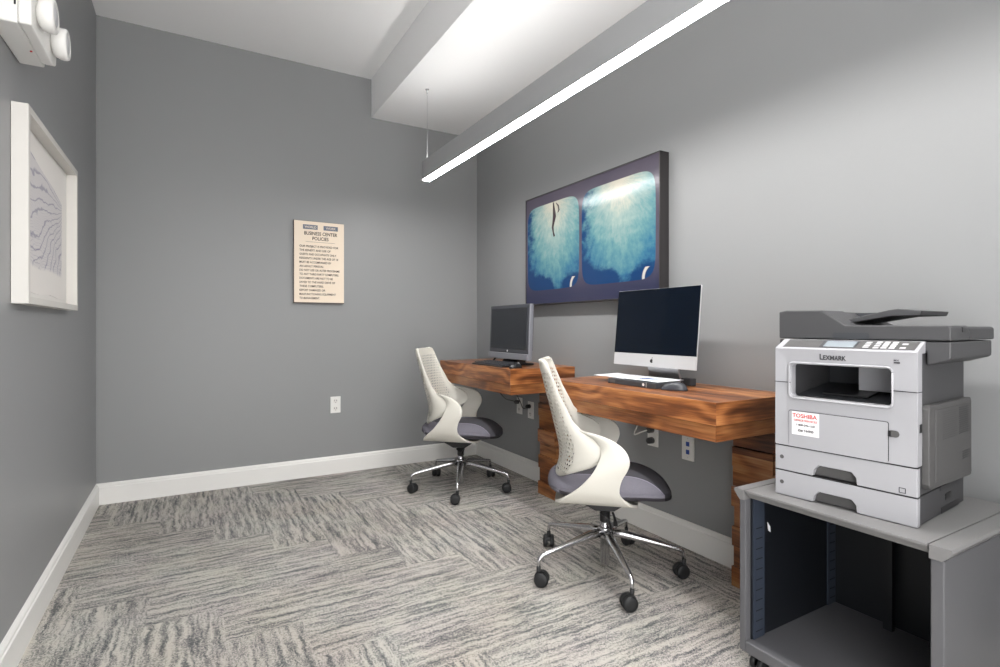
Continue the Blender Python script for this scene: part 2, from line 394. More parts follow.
def baseboard(name, run, flip):
    """moulded profile: d = out from the wall, z"""
    prof = [(0, 0), (0.016, 0), (0.016, 0.096), (0.012, 0.101), (0.012, 0.106), (0.009, 0.112), (0.004, 0.117), (0.0, 0.119)]
    bm = BM()
    if name.endswith('back'): prism(bm, [(BK-d, z) for d, z in prof], run[0], run[1], 'x')
    elif flip: prism(bm, [(RW-d, z) for d, z in prof], run[0], run[1], 'y')
    else: prism(bm, [(LW+d, z) for d, z in prof], run[0], run[1], 'y')
    struct(name, bm, M['trim'])
baseboard('baseboard_back', (LW, RW), 0)
baseboard('baseboard_left', (REAR, BK-0.016), 0)
baseboard('baseboard_right', (REAR, BK-0.016), 1)

# ------------------------------------------------------------------ pendant light
def pendant(y0, y1, label, group=None):
    W2 = 0.027; cx = 1.28; z0, z1 = 1.918, 2.034
    t = thing('pendant_light', label, 'light', (cx, (y0+y1)/2, z0), 0, group)
    L2 = (y1-y0)/2
    bm = BM()
    box(bm, -W2, -W2+0.003, -L2, L2, 0, z1-z0); box(bm, W2-0.003, W2, -L2, L2, 0, z1-z0)
    box(bm, -W2+0.003, W2-0.003, -L2, -L2+0.003, 0, z1-z0); box(bm, -W2+0.003, W2-0.003, L2-0.003, L2, 0, z1-z0)
    box(bm, -W2+0.003, W2-0.003, -L2+0.003, L2-0.003, 0.05, 0.07)
    link('housing', bm, M['alum'], t)
    bm = BM(); box(bm, -W2+0.003, W2-0.003, -L2+0.003, L2-0.003, -0.003, 0.004); link('lower_diffuser', bm, M['led'], t)
    bm = BM(); box(bm, -W2+0.003, W2-0.003, -L2+0.003, L2-0.003, z1-z0-0.006, z1-z0-0.0005); link('upper_diffuser', bm, M['led_up'], t)
    for s in (1, -1):
        yy = s*(L2-0.02)
        bm = BM(); tube(bm, [(0, yy, 0.07), (0, yy, 2.482-z0-0.012)], 0.0012, 6)
        c = link('suspension_cable', bm, M['chrome'], t)
        bm = BM(); lathe(bm, [(0.001, -0.03), (0.004, -0.026), (0.004, -0.006), (0.012, -0.003), (0.012, 0.0)], (0, yy, 2.482-z0), n=14)
        link('ceiling_grip', bm, M['chrome'], c)
    return t
pendant(-0.25, 3.137, 'long slim suspended linear light glowing along its underside above the desks')
# ------------------------------------------------------------------ desks
def desk(loc_y0, length, xf, top, hU, hL, label, seed_flip=1):
    D = RW-0.001-xf
    t = thing('wall_desk', label, 'desk', (xf, loc_y0, 0), 0, 'walnut wall desks')
    bm = BM(); box(bm, 0, D, 0, length, top-hU, top); link('top_board', bm, M['wood_top'], t, bevel=0.0015)
    bm = BM(); box(bm, 0.004, D, 0.004, length-0.003, top-hU-hL, top-hU-0.0005); link('lower_board', bm, M['wood_low'], t, bevel=0.0015)
    lx = 1.815-xf; bm = BM(); n = 8; zt = top-hU-hL-0.001; hh = zt/n
    for k in range(n):
        dx = (0.0, 0.010, 0.002, 0.012, -0.003, 0.008, 0.0, 0.009)[k]
        dy = (0.0, 0.008, 0.0, 0.010, 0.003, 0.0, 0.009, 0.002)[k]
        box(bm, lx+dx, D-0.018, 0.003+dy*0.5, 0.178-dy*0.3, k*hh+0.0008, (k+1)*hh-0.0008)
    box(bm, lx+0.02, D-0.02, 0.012, 0.165, 0.0, zt)
    link('plank_leg', bm, M['wood_leg'], t, bevel=0.001)
    return t
desk(1.168, 0.95, 1.498, 0.75, 0.077, 0.055, 'walnut wall desk under the aluminium computer, nearer the printer')
desk(2.50, 0.945, 1.512, 0.768, 0.086, 0.056, 'walnut wall desk under the charcoal monitor, nearer the corner')

# ------------------------------------------------------------------ office chairs
def shell_mesh():
    bm = BM(); uvl = bm.loops.layers.uv.new('UVMap')
    uvs = {}
    rows = [(0.866, -0.266, -0.238, .118), (0.858, -0.264, -0.226, .140), (0.835, -0.260, -0.216, .152), (0.80, -0.250, -0.203, .158), (0.74, -0.236, -0.178, .166),
            (0.69, -0.222, -0.152, .174), (0.645, -0.211, -0.130, .181), (0.61, -0.203, -0.096, .195), (0.585, -0.197, -0.048, .216), (0.56, -0.191, -0.018, .233),
            (0.53, -0.184, -0.010, .238), (0.505, -0.181, -0.018, .236), (0.48, -0.181, -0.055, .222), (0.455, -0.184, -0.110, .190), (0.43, -0.190, -0.155, .145), (0.405, -0.197, -0.185, .085)]
    n = 12
    grid = []
    for (z, xc, xf, w) in rows:
        line = []
        for k in range(-n, n+1):
            t = k/n; a = abs(t)
            # plan curve: gentle bow then a forward wrap
            th = a*PI/2
            x = xc + (xf-xc)*(1-math.cos(th))**1.1
            y = math.copysign(w*math.sin(th)**0.92 if a > 0 else 0, t)
            # lower edge of the tail curls up towards the sides
            v = bm.verts.new((x, y, z)); uvs[v] = (t*w*1.15, z); line.append(v)
        grid.append(line)
    for a, b in zip(grid, grid[1:]):
        for k in range(2*n): bm.faces.new((a[k], a[k+1], b[k+1], b[k]))
    E1 = [(-0.110, .190, .613), (-0.06, .222, .603), (-0.015, .245, .596), (0.027, .257, .580), (0.062, .266, .553), (0.077, .270, .517), (0.070, .268, .485), (0.050, .262, .447),
          (0.042, .255, .407), (0.050, .243, .375), (0.084, .212, .340), (0.115, .150, .318), (0.125, .075, .306), (0.125, 0, .303)]
    E2 = [(-0.113, .187, .607), (-0.075, .208, .598), (-0.044, .226, .583), (-0.023, .240, .557), (-0.022, .250, .530), (-0.032, .256, .503), (-0.048, .259, .474), (-0.070, .257, .444),
          (-0.098, .250, .412), (-0.132, .236, .380), (-0.172, .200, .345), (-0.195, .140, .320), (-0.200, .070, .308), (-0.200, 0, .305)]
    for s in (-1, 1):
        c1 = catmull(E1, 44); c2 = catmull(E2, 44); lines = []
        for i, (a, b) in enumerate(zip(c1, c2)):
            row = []
            for q in range(6):
                f = q/5; p = b.lerp(a, f)
                bul = 4*f*(1-f)*0.010*min(1, i/8)*max(0.0, 1-i/40)
                v = bm.verts.new((p.x, (p.y+bul)*s, p.z)); uvs[v] = (1.0, 0.0); row.append(v)
            lines.append(row)
        for a, b in zip(lines, lines[1:]):
            for q in range(5): bm.faces.new((a[q], a[q+1], b[q+1], b[q]))
    bmesh.ops.remove_doubles(bm, verts=[v for v in bm.verts if abs(v.co.y) < 1e-5 and v.co.z < 0.3], dist=1e-4)
    for f in bm.faces:
        for l in f.loops:
            if l.vert in uvs: l[uvl].uv = uvs[l.vert]
            else: l[uvl].uv = (1, 0)
    return bm

def seat_material():
    m, g, p = newmat('seat_fabric', 0.92, 0.15)
    X, Y, Z = g.coords()
    # the pale side panel starts at a seam that runs outwards towards the front
    seam = g.m('ADD', 0.110, g.m('MULTIPLY', g.m('POWER', g.m('MAXIMUM', g.m('ADD', X, 0.02), 0.0), 2.0), 0.8))
    seam = g.m('SUBTRACT', seam, g.m('MULTIPLY', g.m('MAXIMUM', g.m('SUBTRACT', -0.12, X), 0.0), 1.2))
    side = g.m('GREATER_THAN', g.m('ABSOLUTE', Y), seam)
    wv = g.noise(g.xyz(X, Y, Z), 160.0, 3.0, 0.6)
    c = g.mixc(side, srgb(74, 73, 78), srgb(114, 112, 121))
    c = g.mixc(g.m('MULTIPLY', wv, 0.25), c, srgb(30, 30, 34))
    g.L.new(c, p.inputs['Base Color'])
    b = g.N.new('ShaderNodeBump'); b.inputs['Strength'].default_value = 0.3; b.inputs['Distance'].default_value = 0.002
    g.L.new(g.noise(g.xyz(X, Y, Z), 700.0, 3.0), b.inputs['Height']); g.L.new(b.outputs['Normal'], p.inputs['Normal'])
    return m
M['seat'] = seat_material()

def cushion_mesh():
    bm = BM(); nu, nv = 64, 26; rings = []
    L2, W2 = 0.245, 0.219; cx = 0.013
    for j in range(nv+1):
        ph = -PI/2 + PI*j/nv
        cz = math.copysign(abs(math.sin(ph))**0.8, math.sin(ph)); cr = max(0.0, math.cos(ph))**0.5
        ring = []
        for i in range(nu):
            th = 2*PI*i/nu; ct, st = math.cos(th), math.sin(th)
            x = math.copysign(abs(ct)**0.74, ct)*L2*cr; y = math.copysign(abs(st)**0.74, st)*W2*cr
            z = 0.056*cz
            yy = (y/W2)**2
            e = (0.022*yy if cz < 0 else -0.018*yy)
            e -= 0.040*max(0, (x-0.08)/0.165)**2*(1.0 if cz > 0 else 0.35)
            if cz > 0: e -= 0.008*math.exp(-((x+0.03)/0.12)**2-(y/0.13)**2)
            ring.append(bm.verts.new((cx+x, y, 0.375+z+e)))
        rings.append(ring)
    for a, b in zip(rings, rings[1:]):
        for i in range(nu):
            f = bm.faces.new((a[i], a[(i+1) % nu], b[(i+1) % nu], b[i])); f.smooth = True
    bmesh.ops.remove_doubles(bm, verts=bm.verts, dist=1e-5)
    return bm

def make_chair(label, loc, rz, base_rot):
    t = thing('office_chair', label, 'chair', loc, rz, 'white shell office chairs')
    o = link('shell', shell_mesh(), M['shell'], t, smooth=True)
    so = o.modifiers.new('solid', 'SOLIDIFY'); so.thickness = 0.011; so.offset = 0
    bv = o.modifiers.new('round', 'BEVEL'); bv.width = 0.003; bv.segments = 2; bv.limit_method = 'ANGLE'; bv.angle_limit = math.radians(50)
    cm = cushion_mesh(); bmesh.ops.recalc_face_normals(cm, faces=cm.faces); tree = BVHTree.FromBMesh(cm)
    c = link('seat', cm, M['seat'], t, smooth=True)
    for s in (-1, 1):      # seam piping along each side panel
        bm = BM(); pts = []
        for k in range(18):
            x = -0.12+0.335*k/17
            y = s*(0.110+0.8*max(x+0.02, 0)**2)
            h = tree.ray_cast(Vector((x, y, 1)), Vector((0, 0, -1)))[0]
            if h: pts.append(h)
        tube(bm, pts, 0.0017, 6)
        link('piping', bm, M['seat_light'], c)
    bm = BM()
    prism(bm, [(-0.10, 0.299), (0.085, 0.299), (0.075, 0.282), (0.035, 0.256), (-0.04, 0.256), (-0.09, 0.282)], -0.04, 0.04, 'y')
    lathe(bm, [(0.016, 0.20), (0.021, 0.205), (0.021, 0.244), (0.024, 0.246)], n=18)
    link('tilt_mechanism', bm, M['blackp'], t, bevel=0.003)
    bm = BM(); tube(bm, [(0.03, -0.04, 0.252), (0.035, -0.085, 0.247), (0.035, -0.14, 0.238)], [0.005, 0.005, 0.009], 8, flat=0.6)
    tube(bm, [(-0.02, -0.03, 0.25), (0.012, -0.035, 0.222), (0.022, -0.036, 0.195), (0.024, -0.03, 0.180)], 0.005, 8)
    link('lever', bm, M['blackp'], t)
    bm = BM(); lathe(bm, [(0.017, 0.145), (0.017, 0.2), (0.014, 0.202)], n=24)
    lathe(bm, [(0.017, 0.028), (0.019, 0.033), (0.019, 0.135), (0.029, 0.138), (0.029, 0.178), (0.024, 0.182)], n=28)
    link('gas_column', bm, M['chrome'], t)
    for k in range(5):
        a = base_rot + 2*PI*k/5 - rz
        ca, sa = math.cos(a), math.sin(a)
        R = lambda r, z: (ca*r, sa*r, z)
        bm = BM()
        tube(bm, [R(0.020, 0.160), R(0.07, 0.156), R(0.15, 0.141), R(0.24, 0.123), R(0.288, 0.113), R(0.302, 0.108), R(0.309, 0.097), R(0.310, 0.062)],
             [0.019, 0.0185, 0.015, 0.0115, 0.0095, 0.009, 0.008, 0.0075], 12, flat=0.9)
        lg = link('base_leg', bm, M['chrome'], t)
        # swivelling twin wheel
        bm = BM(); sw = a + (0.9, 2.3, -0.7, 1.6, 0.4)[k]
        cw, sw_ = math.cos(sw), math.sin(sw)
        wc = Vector((ca*0.310 - cw*0.012, sa*0.310 - sw_*0.012, 0.0282))
        Mx = Matrix.Translation(wc) @ Matrix.Rotation(sw, 4, 'Z')
        b2 = BM()
        for s in (-1, 1):
            lathe(b2, [(0.020, 0.005*s), (0.0275, 0.007*s), (0.0282, 0.012*s), (0.0275, 0.020*s), (0.022, 0.024*s), (0.010, 0.025*s)], axis='y', n=22)
        tube(b2, [(0.012, 0, 0.045), (0.012, 0, 0.028), (0, 0, 0.0)], [0.009, 0.008, 0.006], 8)
        # hood over the wheels
        prism(b2, [(0.030*math.cos(q), 0.030*math.sin(q)) for q in [math.radians(d) for d in range(20, 165, 16)]] + [(0.022*math.cos(q), 0.022*math.sin(q)) for q in [math.radians(d) for d in range(160, 15, -16)]], -0.006, 0.006, 'y')
        bmesh.ops.transform(b2, matrix=Mx, verts=b2.verts)
        link('caster', b2, M['rubber'], lg)
    return t
make_chair('white shell office chair with grey seat closest to the camera, at the near desk', (1.476, 1.689, 0), math.radians(-39), math.radians(30.6))
make_chair('white shell office chair with grey seat nearer the corner, by the charcoal monitor', (1.459, 3.007, 0), math.radians(-40), math.radians(24.5))

# ------------------------------------------------------------------ aluminium computer on the near desk
def rot_y_to(o, ang): o.rotation_euler.y = ang
t = thing('desktop_computer', 'slim silver all-in-one computer with black screen on the near walnut desk', 'computer', (1.792, 1.708, 0.75))
def pp(name, bm, m, par, **k): return link(name, bm, m, par, **k)
yl, yr = 0.241, -0.241
def tilt(bm):  # lean the panel back a little
    bmesh.ops.transform(bm, matrix=Matrix.Translation((0, 0, 0.072)) @ Matrix.Rotation(math.radians(5.5), 4, 'Y') @ Matrix.Translation((0, 0, -0.072)), verts=bm.verts)
bm = BM()
# tapered body: thin at the rim, domed in the middle of the back
nx, nz = 12, 12; g = {}
for i in range(nx+1):
    for j in range(nz+1):
        y = yr+(yl-yr)*i/nx; z = 0.071+(0.419-0.071)*j/nz
        e = (1-abs(2*i/nx-1)**2.2)*(1-abs(2*j/nz-1)**2.2)
        g[i, j] = bm.verts.new((-0.0284+0.030*e, y, z))
for i in range(nx):
    for j in range(nz):
        f = bm.faces.new((g[i, j], g[i+1, j], g[i+1, j+1], g[i, j+1])); f.smooth = True
box(bm, -0.034, -0.0285, yr, yl, 0.071, 0.419)
tilt(bm); body = link('body', bm, M['silver'], t, bevel=0.002)
bm = BM(); box(bm, -0.0345, -0.0338, yr+0.001, yl-0.001, 0.127, 0.418); tilt(bm); link('screen', bm, M['screen'], t)
bm = BM()  # small fruit shaped mark: a bitten round with a leaf
pts = []
for k in range(22):
    a = 2*PI*k/22; r = 0.0085*(1+0.06*math.cos(2*a))
    y = -r*math.cos(a); z = r*math.sin(a)
    if abs(a) < 0.5 or a > 2*PI-0.5: y += 0.0035
    pts.append((y, 0.097+z*1.05))
prism(bm, pts, -0.0347, -0.0338, 'x')
prism(bm, [(-0.001, 0.107), (-0.004, 0.109), (-0.005, 0.113), (-0.001, 0.111)], -0.0347, -0.0338, 'x')
tilt(bm); link('logo', bm, M['blackp'], t)
bm = BM(); lathe(bm, [(0.0022, -0.0003), (0.0022, 0.0006)], (-0.0349, 0, 0.411), 'x', 12); tilt(bm); link('camera_dot', bm, M['hpgrey'], t)
bm = BM()
prism(bm, [(-0.065, 0.0), (0.11, 0.0), (0.11, 0.004), (0.075, 0.010), (0.050, 0.05), (0.030, 0.16), (0.018, 0.17), (0.010, 0.17), (0.016, 0.14), (0.040, 0.045), (0.050, 0.012), (0.040, 0.006), (-0.065, 0.005)], -0.088, 0.088, 'y')
link('stand', bm, M['stand'], t, bevel=0.002)

t = thing('document_tray', 'flat dark grey tray with a small white dot under the loose papers', 'tray', (1.68, 1.687, 0.75))
bm = BM(); box(bm, -0.065, 0.05, -0.142, 0.140, 0, 0.023); link('body', bm, M['prn_in'], t, bevel=0.002)
bm = BM(); box(bm, -0.0656, -0.0648, 0.095, 0.128, 0.005, 0.019); link('face_label', bm, M['prn_mid'], t)
bm = BM(); lathe(bm, [(0.006, -0.0006), (0.006, 0.0006)], (-0.0655, -0.075, 0.013), 'x', 16); link('release_button', bm, M['label'], t)
bm = BM(); box(bm, -0.0657, -0.0648, -0.092, -0.090, 0.002, 0.022); link('clip', bm, M['silver'], t)

def sheet(y0, y1, x0, x1, z, sk, label):
    bm = BM(); n = 8; A = []; B = []
    for i in range(n+1):
        f = i/n; y = y0+(y1-y0)*f; zz = z + 0.0006*math.sin(f*5)
        A.append(bm.verts.new((x0+sk*f, y, zz))); B.append(bm.verts.new((x1+sk*f, y+0.01, zz+0.0012)))
    for i in range(n): bm.faces.new((A[i], A[i+1], B[i+1], B[i]))
    r = bmesh.ops.extrude_face_region(bm, geom=list(bm.faces))
    for e in r['geom']:
        if isinstance(e, bmesh.types.BMVert): e.co.z += 0.0007
    c = Vector(((x0+x1)/2, (y0+y1)/2, z))
    bmesh.ops.translate(bm, verts=bm.verts, vec=-c)
    o = link('paper_sheet', bm, M['paper']); o.location = c
    return tag(o, label, 'paper')
s1 = sheet(1.750, 1.972, 1.635, 1.795, 0.7742, 0.02, 'blank white paper sheet on the tray, the one farther from the mouse')
s2 = sheet(1.545, 1.760, 1.628, 1.792, 0.7762, 0.01, 'white paper sheet with blue scribble on the tray, beside the mouse')
bm = BM()
for k in range(5):
    tube(bm, [(-0.03+0.012*k, -0.05, 0.0016), (-0.028+0.012*k, 0.0, 0.0018), (-0.034+0.012*k, 0.05, 0.0018)], 0.0009, 4)
link('handwriting', bm, M['ink'], s2)

def mouse(loc, rz, m_body, m_top, label, sc_=1.0):
    t = thing('computer_mouse', label, 'mouse', loc, rz)
    bm = BM(); rings = []
    for j in range(9):
        ph = (PI/2)*j/8; r = math.cos(ph)**0.7 if j < 8 else 0.02; z = 0.034*math.sin(ph)
        ring = []
        for i in range(24):
            a = 2*PI*i/24; x = 0.052*r*math.cos(a); y = 0.030*r*math.sin(a)*(1+0.12*math.cos(2*a))
            ring.append(bm.verts.new((x*sc_, y*sc_, (z*(1-0.35*max(0, -x/0.052)))*sc_)))
        rings.append(ring)
    for a, b in zip(rings, rings[1:]):
        for i in range(24): f = bm.faces.new((a[i], a[(i+1) % 24], b[(i+1) % 24], b[i])); f.smooth = True
    bm.faces.new(rings[0]); bm.faces.new(rings[-1])
    link('body', bm, m_body, t)
    bm = BM(); lathe(bm, [(0.004, -0.003), (0.006, -0.002), (0.006, 0.002), (0.004, 0.003)], (0.028*sc_, 0, 0.029*sc_), 'y', 14); link('scroll_wheel', bm, m_top, t)
    return t
mouse((1.655, 1.485, 0.75), math.radians(-62), M['hpgrey'], M['blackp'], 'dark grey computer mouse on the near desk beside the papers')
bm = BM(); box(bm, -0.018, 0.018, -0.026, 0.026, 0, 0.031)
o = link('power_adapter', bm, M['prn_in'], bevel=0.003); o.location = (1.845, 1.578, 0.75)
tag(o, 'small dark grey block on the near desk behind the mouse', 'adapter')

# ------------------------------------------------------------------ charcoal monitor on the far desk
t = thing('monitor', 'charcoal monitor with silver chin and blank screen on the far walnut desk', 'monitor', (1.715, 2.806, 0.768), math.radians(0))
def tilt2(bm):
    bmesh.ops.transform(bm, matrix=Matrix.Translation((0, 0, 0.04)) @ Matrix.Rotation(math.radians(2.2), 4, 'Y') @ Matrix.Translation((0, 0, -0.04)), verts=bm.verts)
W2 = 0.228
bm = BM(); box(bm, -0.040, -0.016, -W2, W2, 0.074, 0.366); box(bm, -0.016, 0.016, -W2+0.03, W2-0.03, 0.09, 0.33); tilt2(bm); link('casing', bm, M['hpgrey'], t, bevel=0.006)
bm = BM(); box(bm, -0.0412, -0.0392, -W2+0.022, W2-0.020, 0.098, 0.345); tilt2(bm); link('screen', bm, M['screen2'], t)
bm = BM(); box(bm, -0.046, -0.018, -W2, W2, 0.036, 0.074); box(bm, -0.036, -0.010, -W2-0.004, -W2+0.004, 0.036, 0.366); tilt2(bm); link('silver_trim', bm, M['hpsilver'], t, bevel=0.005)
bm = BM(); lathe(bm, [(0.0065, -0.001), (0.0065, 0.0006)], (-0.0405, 0.0, 0.086), 'x', 18); tilt2(bm); link('logo', bm, M['label'], t)
bm = BM(); prism(bm, [(-0.050, 0), (0.10, 0), (0.10, 0.010), (0.04, 0.018), (0.022, 0.16), (0.004, 0.16), (0.0, 0.05), (-0.03, 0.016), (-0.050, 0.008)], -0.085, 0.085, 'y'); link('stand', bm, M['blackp'], t, bevel=0.003)
bm = BM(); tube(bm, [(-0.03, 0.20, 0.0045), (-0.01, 0.23, 0.012), (0.01, 0.235, 0.03), (0.02, 0.225, 0.05)], 0.006, 8); link('kickstand', bm, M['blackp'], t)

t = thing('keyboard', 'black keyboard on the far desk below the charcoal monitor', 'keyboard', (1.595, 2.815, 0.768), 0)
bm = BM(); prism(bm, [(-0.062, 0), (0.062, 0), (0.062, 0.02), (-0.055, 0.009), (-0.062, 0.006)], -0.185, 0.185, 'y'); link('body', bm, M['blackp'], t, bevel=0.002)
bm = BM()
for r in range(5):
    n = 15 if r else 12
    for k in range(n):
        y0 = -0.175+0.35*k/n; x0 = -0.048+0.021*r; z0 = 0.0103+0.00195*r
        box(bm, x0, x0+0.017, y0+0.0015, y0+0.35/n-0.0015, z0-0.002, z0+0.006)
o = link('keys', bm, M['hpgrey'], t); 
mouse((1.585, 2.565, 0.768), math.radians(10), M['blackp'], M['silver'], 'small black mouse at the end of the keyboard', 0.85)

# ------------------------------------------------------------------ picture on the right wall
t = thing('wall_picture', 'large dark framed picture of two blue underwater views on the right wall', 'picture', (RW, 2.3645, 1.14))
y0, y1, H = -0.5775, 0.5775, 0.684; D = 0.060
bm = BM(); box(bm, -D+0.004, -0.002, y0+0.004, y1-0.004, 0.004, H-0.004); link('backing_panel', bm, M['blackp'], t)
bm = BM()
for a in ((y0, y0+0.006, 0, H), (y1-0.006, y1, 0, H), (y0, y1, 0, 0.006), (y0, y1, H-0.006, H)): box(bm, -D, -0.001, *a)
link('frame', bm, M['frame_dark'], t)
bm = BM(); uvl = bm.loops.layers.uv.new('UVMap')
vs = [bm.verts.new(q) for q in ((-D+0.003, y1-0.006, 0.006), (-D+0.003, y0+0.006, 0.006), (-D+0.003, y0+0.006, H-0.006), (-D+0.003, y1-0.006, H-0.006))]
f = bm.faces.new(vs)
for l, uv in zip(f.loops, ((0, 0), (1, 0), (1, 1), (0, 1))): l[uvl].uv = uv
r = bmesh.ops.extrude_face_region(bm, geom=[f]); bmesh.ops.translate(bm, verts=[e for e in r['geom'] if isinstance(e, bmesh.types.BMVert)], vec=(0.0015, 0, 0))
face = link('print', bm, M['sea'], t)
# small diving figures in the print
def py(u): return y1-0.006-(y1-y0-0.012)*u
def pz(v): return 0.006+(H-0.012)*(v+0.03)
def figure(pts, w, m):
    bm = BM(); tube(bm, [(-D+0.0025, py(a), pz(b)) for a, b in pts], w, 8)
    for v in bm.verts: v.co.x = -D+0.0028+(v.co.x-(-D+0.0025))*0.06
    return bm
bm = figure([(0.262, 0.87), (0.268, 0.80), (0.272, 0.745), (0.262, 0.69), (0.255, 0.65), (0.262, 0.60), (0.270, 0.565)], [0.006, 0.011, 0.016, 0.011, 0.010, 0.006, 0.008], M['skin'])
b3 = figure([(0.285, 0.86), (0.305, 0.83), (0.312, 0.79), (0.300, 0.77)], [0.003, 0.006, 0.006, 0.003], M['skin']); me = bpy.data.meshes.new('x'); b3.to_mesh(me); b3.free(); bm.from_mesh(me)
link('diver_figure', bm, M['skin'], face)

# ------------------------------------------------------------------ picture on the left wall
t = thing('wall_picture', 'white box framed line drawing of a fan shape on the left wall', 'picture', (LW, 2.4825, 1.070))
y0, y1, H, D = -0.4045, 0.4045, 0.594, 0.041; fw = 0.022
bm = BM()
for a in ((y0, y0+fw, 0, H), (y1-fw, y1, 0, H), (y0+fw, y1-fw, 0, fw), (y0+fw, y1-fw, H-fw, H)): box(bm, 0.001, D, *a)
link('frame', bm, M['frame_white'], t, bevel=0.001)
bm = BM(); box(bm, 0.002, 0.006, y0+0.01, y1-0.01, 0.01, H-0.01); link('mount_board', bm, M['mount'], t)
bm = BM(); uvl = bm.loops.layers.uv.new('UVMap')
a0, a1, b0, b1 = y0+fw+0.004, y1-fw-0.045, fw+0.022, H-fw-0.018
n = 10; A = []; B = []
for k in range(n+1):
    y = a0+(a1-a0)*k/n
    A.append(bm.verts.new((0.008, y, b0+0.004*math.sin(k*1.3)))); B.append(bm.verts.new((0.010, y, b1+0.004*math.sin(k*1.1))))
for k in range(n):
    f = bm.faces.new((A[k], A[k+1], B[k+1], B[k]))
    for l, uv in zip(f.loops, ((k/n, 0), ((k+1)/n, 0), ((k+1)/n, 1), (k/n, 1))): l[uvl].uv = uv
r = bmesh.ops.extrude_face_region(bm, geom=list(bm.faces)); bmesh.ops.translate(bm, verts=[e for e in r['geom'] if isinstance(e, bmesh.types.BMVert)], vec=(-0.0015, 0, 0))
link('drawing', bm, M['fan'], t)

# ------------------------------------------------------------------ policies sign on the back wall
t = thing('notice_sign', 'cream business center policies notice board with brown lettering on the back wall', 'sign', (0.7515, BK, 1.158))
W2, H = 0.1635, 0.547
bm = BM(); box(bm, -W2, W2, -0.024, -0.001, 0, H); link('board', bm, M['sign_edge'], t, bevel=0.001)
bm = BM(); box(bm, -W2+0.003, W2-0.001, -0.0255, -0.0235, 0.006, H-0.002); link('face', bm, M['sign'], t)
Mt = Matrix.Translation((-W2, -0.0256, 0)) @ Matrix.Rotation(PI/2, 4, 'X')
bm = BM(); box(bm, -W2+0.058, -W2+0.152, -0.0262, -0.0254, 0.492, 0.522); link('header_block', bm, M['sign_blue'], t)
bm = BM(); box(bm, -W2+0.190, -W2+0.285, -0.0262, -0.0254, 0.492, 0.522)
link('header_block', bm, M['sign_blue'], t)
Mh = Matrix.Translation((-W2, -0.0262, 0)) @ Matrix.Rotation(PI/2, 4, 'X')
text_mesh('header_lettering', [('WORLD', 0.068, 0.500, 0.014, 0.076)], M['sign'], t, Mh)
text_mesh('header_lettering', [('WORK', 0.205, 0.500, 0.014, 0.066)], M['sign'], t, Mh)
body = ['OUR PROJECT IS PROVIDED FOR', 'THE BENEFIT AND USE OF', 'GUESTS AND OCCUPANTS ONLY.', 'RESIDENTS UNDER THE AGE OF 18', 'MUST BE ACCOMPANIED BY',
        'AN ADULT PERSON.', 'DO NOT USE OR ALTER PROGRAMS', 'TO ANY THIRD PARTY COMPUTERS.', 'DOCUMENTS ARE NOT TO BE', 'SAVED TO THE HARD DRIVE OF', 'THESE COMPUTERS.',
        'REPORT DAMAGED OR', 'MALFUNCTIONING EQUIPMENT', 'TO MANAGEMENT.']
wd = [0.252, 0.20, 0.24, 0.25, 0.205, 0.155, 0.26, 0.255, 0.215, 0.23, 0.155, 0.165, 0.235, 0.13]
rows = [('BUSINESS CENTER', 0.066, 0.455, 0.022, 0.215), ('POLICIES', 0.118, 0.422, 0.022, 0.105)]
text_mesh('title_lettering', rows, M['sign_ink'], t, Mt)
rows = [(s, 0.040, 0.372-0.0265*k, 0.0135, w) for k, (s, w) in enumerate(zip(body, wd))]
rows = [(s, x-0.004, y, h, w) for s, x, y, h, w in rows]
text_mesh('lettering', rows, M['sign_ink'], t, Mt)
bm = BM(); box(bm, -W2+0.075, -W2+0.265, -0.0262, -0.0254, 0.408, 0.4095); link('rule', bm, M['sign_ink'], t)

# ------------------------------------------------------------------ emergency light, left wall
t = thing('emergency_light', 'white twin headed emergency light high on the left wall', 'emergency light', (LW, 2.017, 1.80))
bm = BM()
prism(bm, [(-0.153, 0.004), (0.153, 0.012), (0.157, 0.03), (0.157, 0.135), (0.145, 0.155), (-0.145, 0.155), (-0.157, 0.135), (-0.157, 0.02)], 0.001, 0.062, 'x')
prism(bm, [(-0.153, 0.006), (0.10, 0.006), (0.150, 0.022), (0.157, 0.045), (0.157, 0.12), (0.135, 0.150), (-0.135, 0.150), (-0.157, 0.13), (-0.157, 0.02)], 0.0625, 0.090, 'x')
link('housing', bm, M['white_p'], t, bevel=0.004)
for yy, nm in ((-0.085, 'a'), (0.090, 'b')):
    bm = BM()
    lathe(bm, [(0.018, 0.088), (0.030, 0.092), (0.041, 0.100), (0.046, 0.112), (0.046, 0.124), (0.043, 0.130), (0.034, 0.131), (0.031, 0.127)], (0, yy, 0.072), 'x', 30)
    h = link('lamp_head', bm, M['white_p'], t)
    bm = BM(); lathe(bm, [(0.030, 0.1272), (0.024, 0.1305), (0.010, 0.1325)], (0, yy, 0.072), 'x', 24); l = link('lens', bm, M['silver'], h)
bm = BM(); box(bm, 0.055, 0.059, -0.1585, -0.1565, 0.05, 0.062); link('slot', bm, M['blackp'], t)
bm = BM(); lathe(bm, [(0.003, -0.0015), (0.003, 0.001)], (0.055, 0.02, 0.004), 'z', 12); link('test_lamp', bm, M['redled'], t)

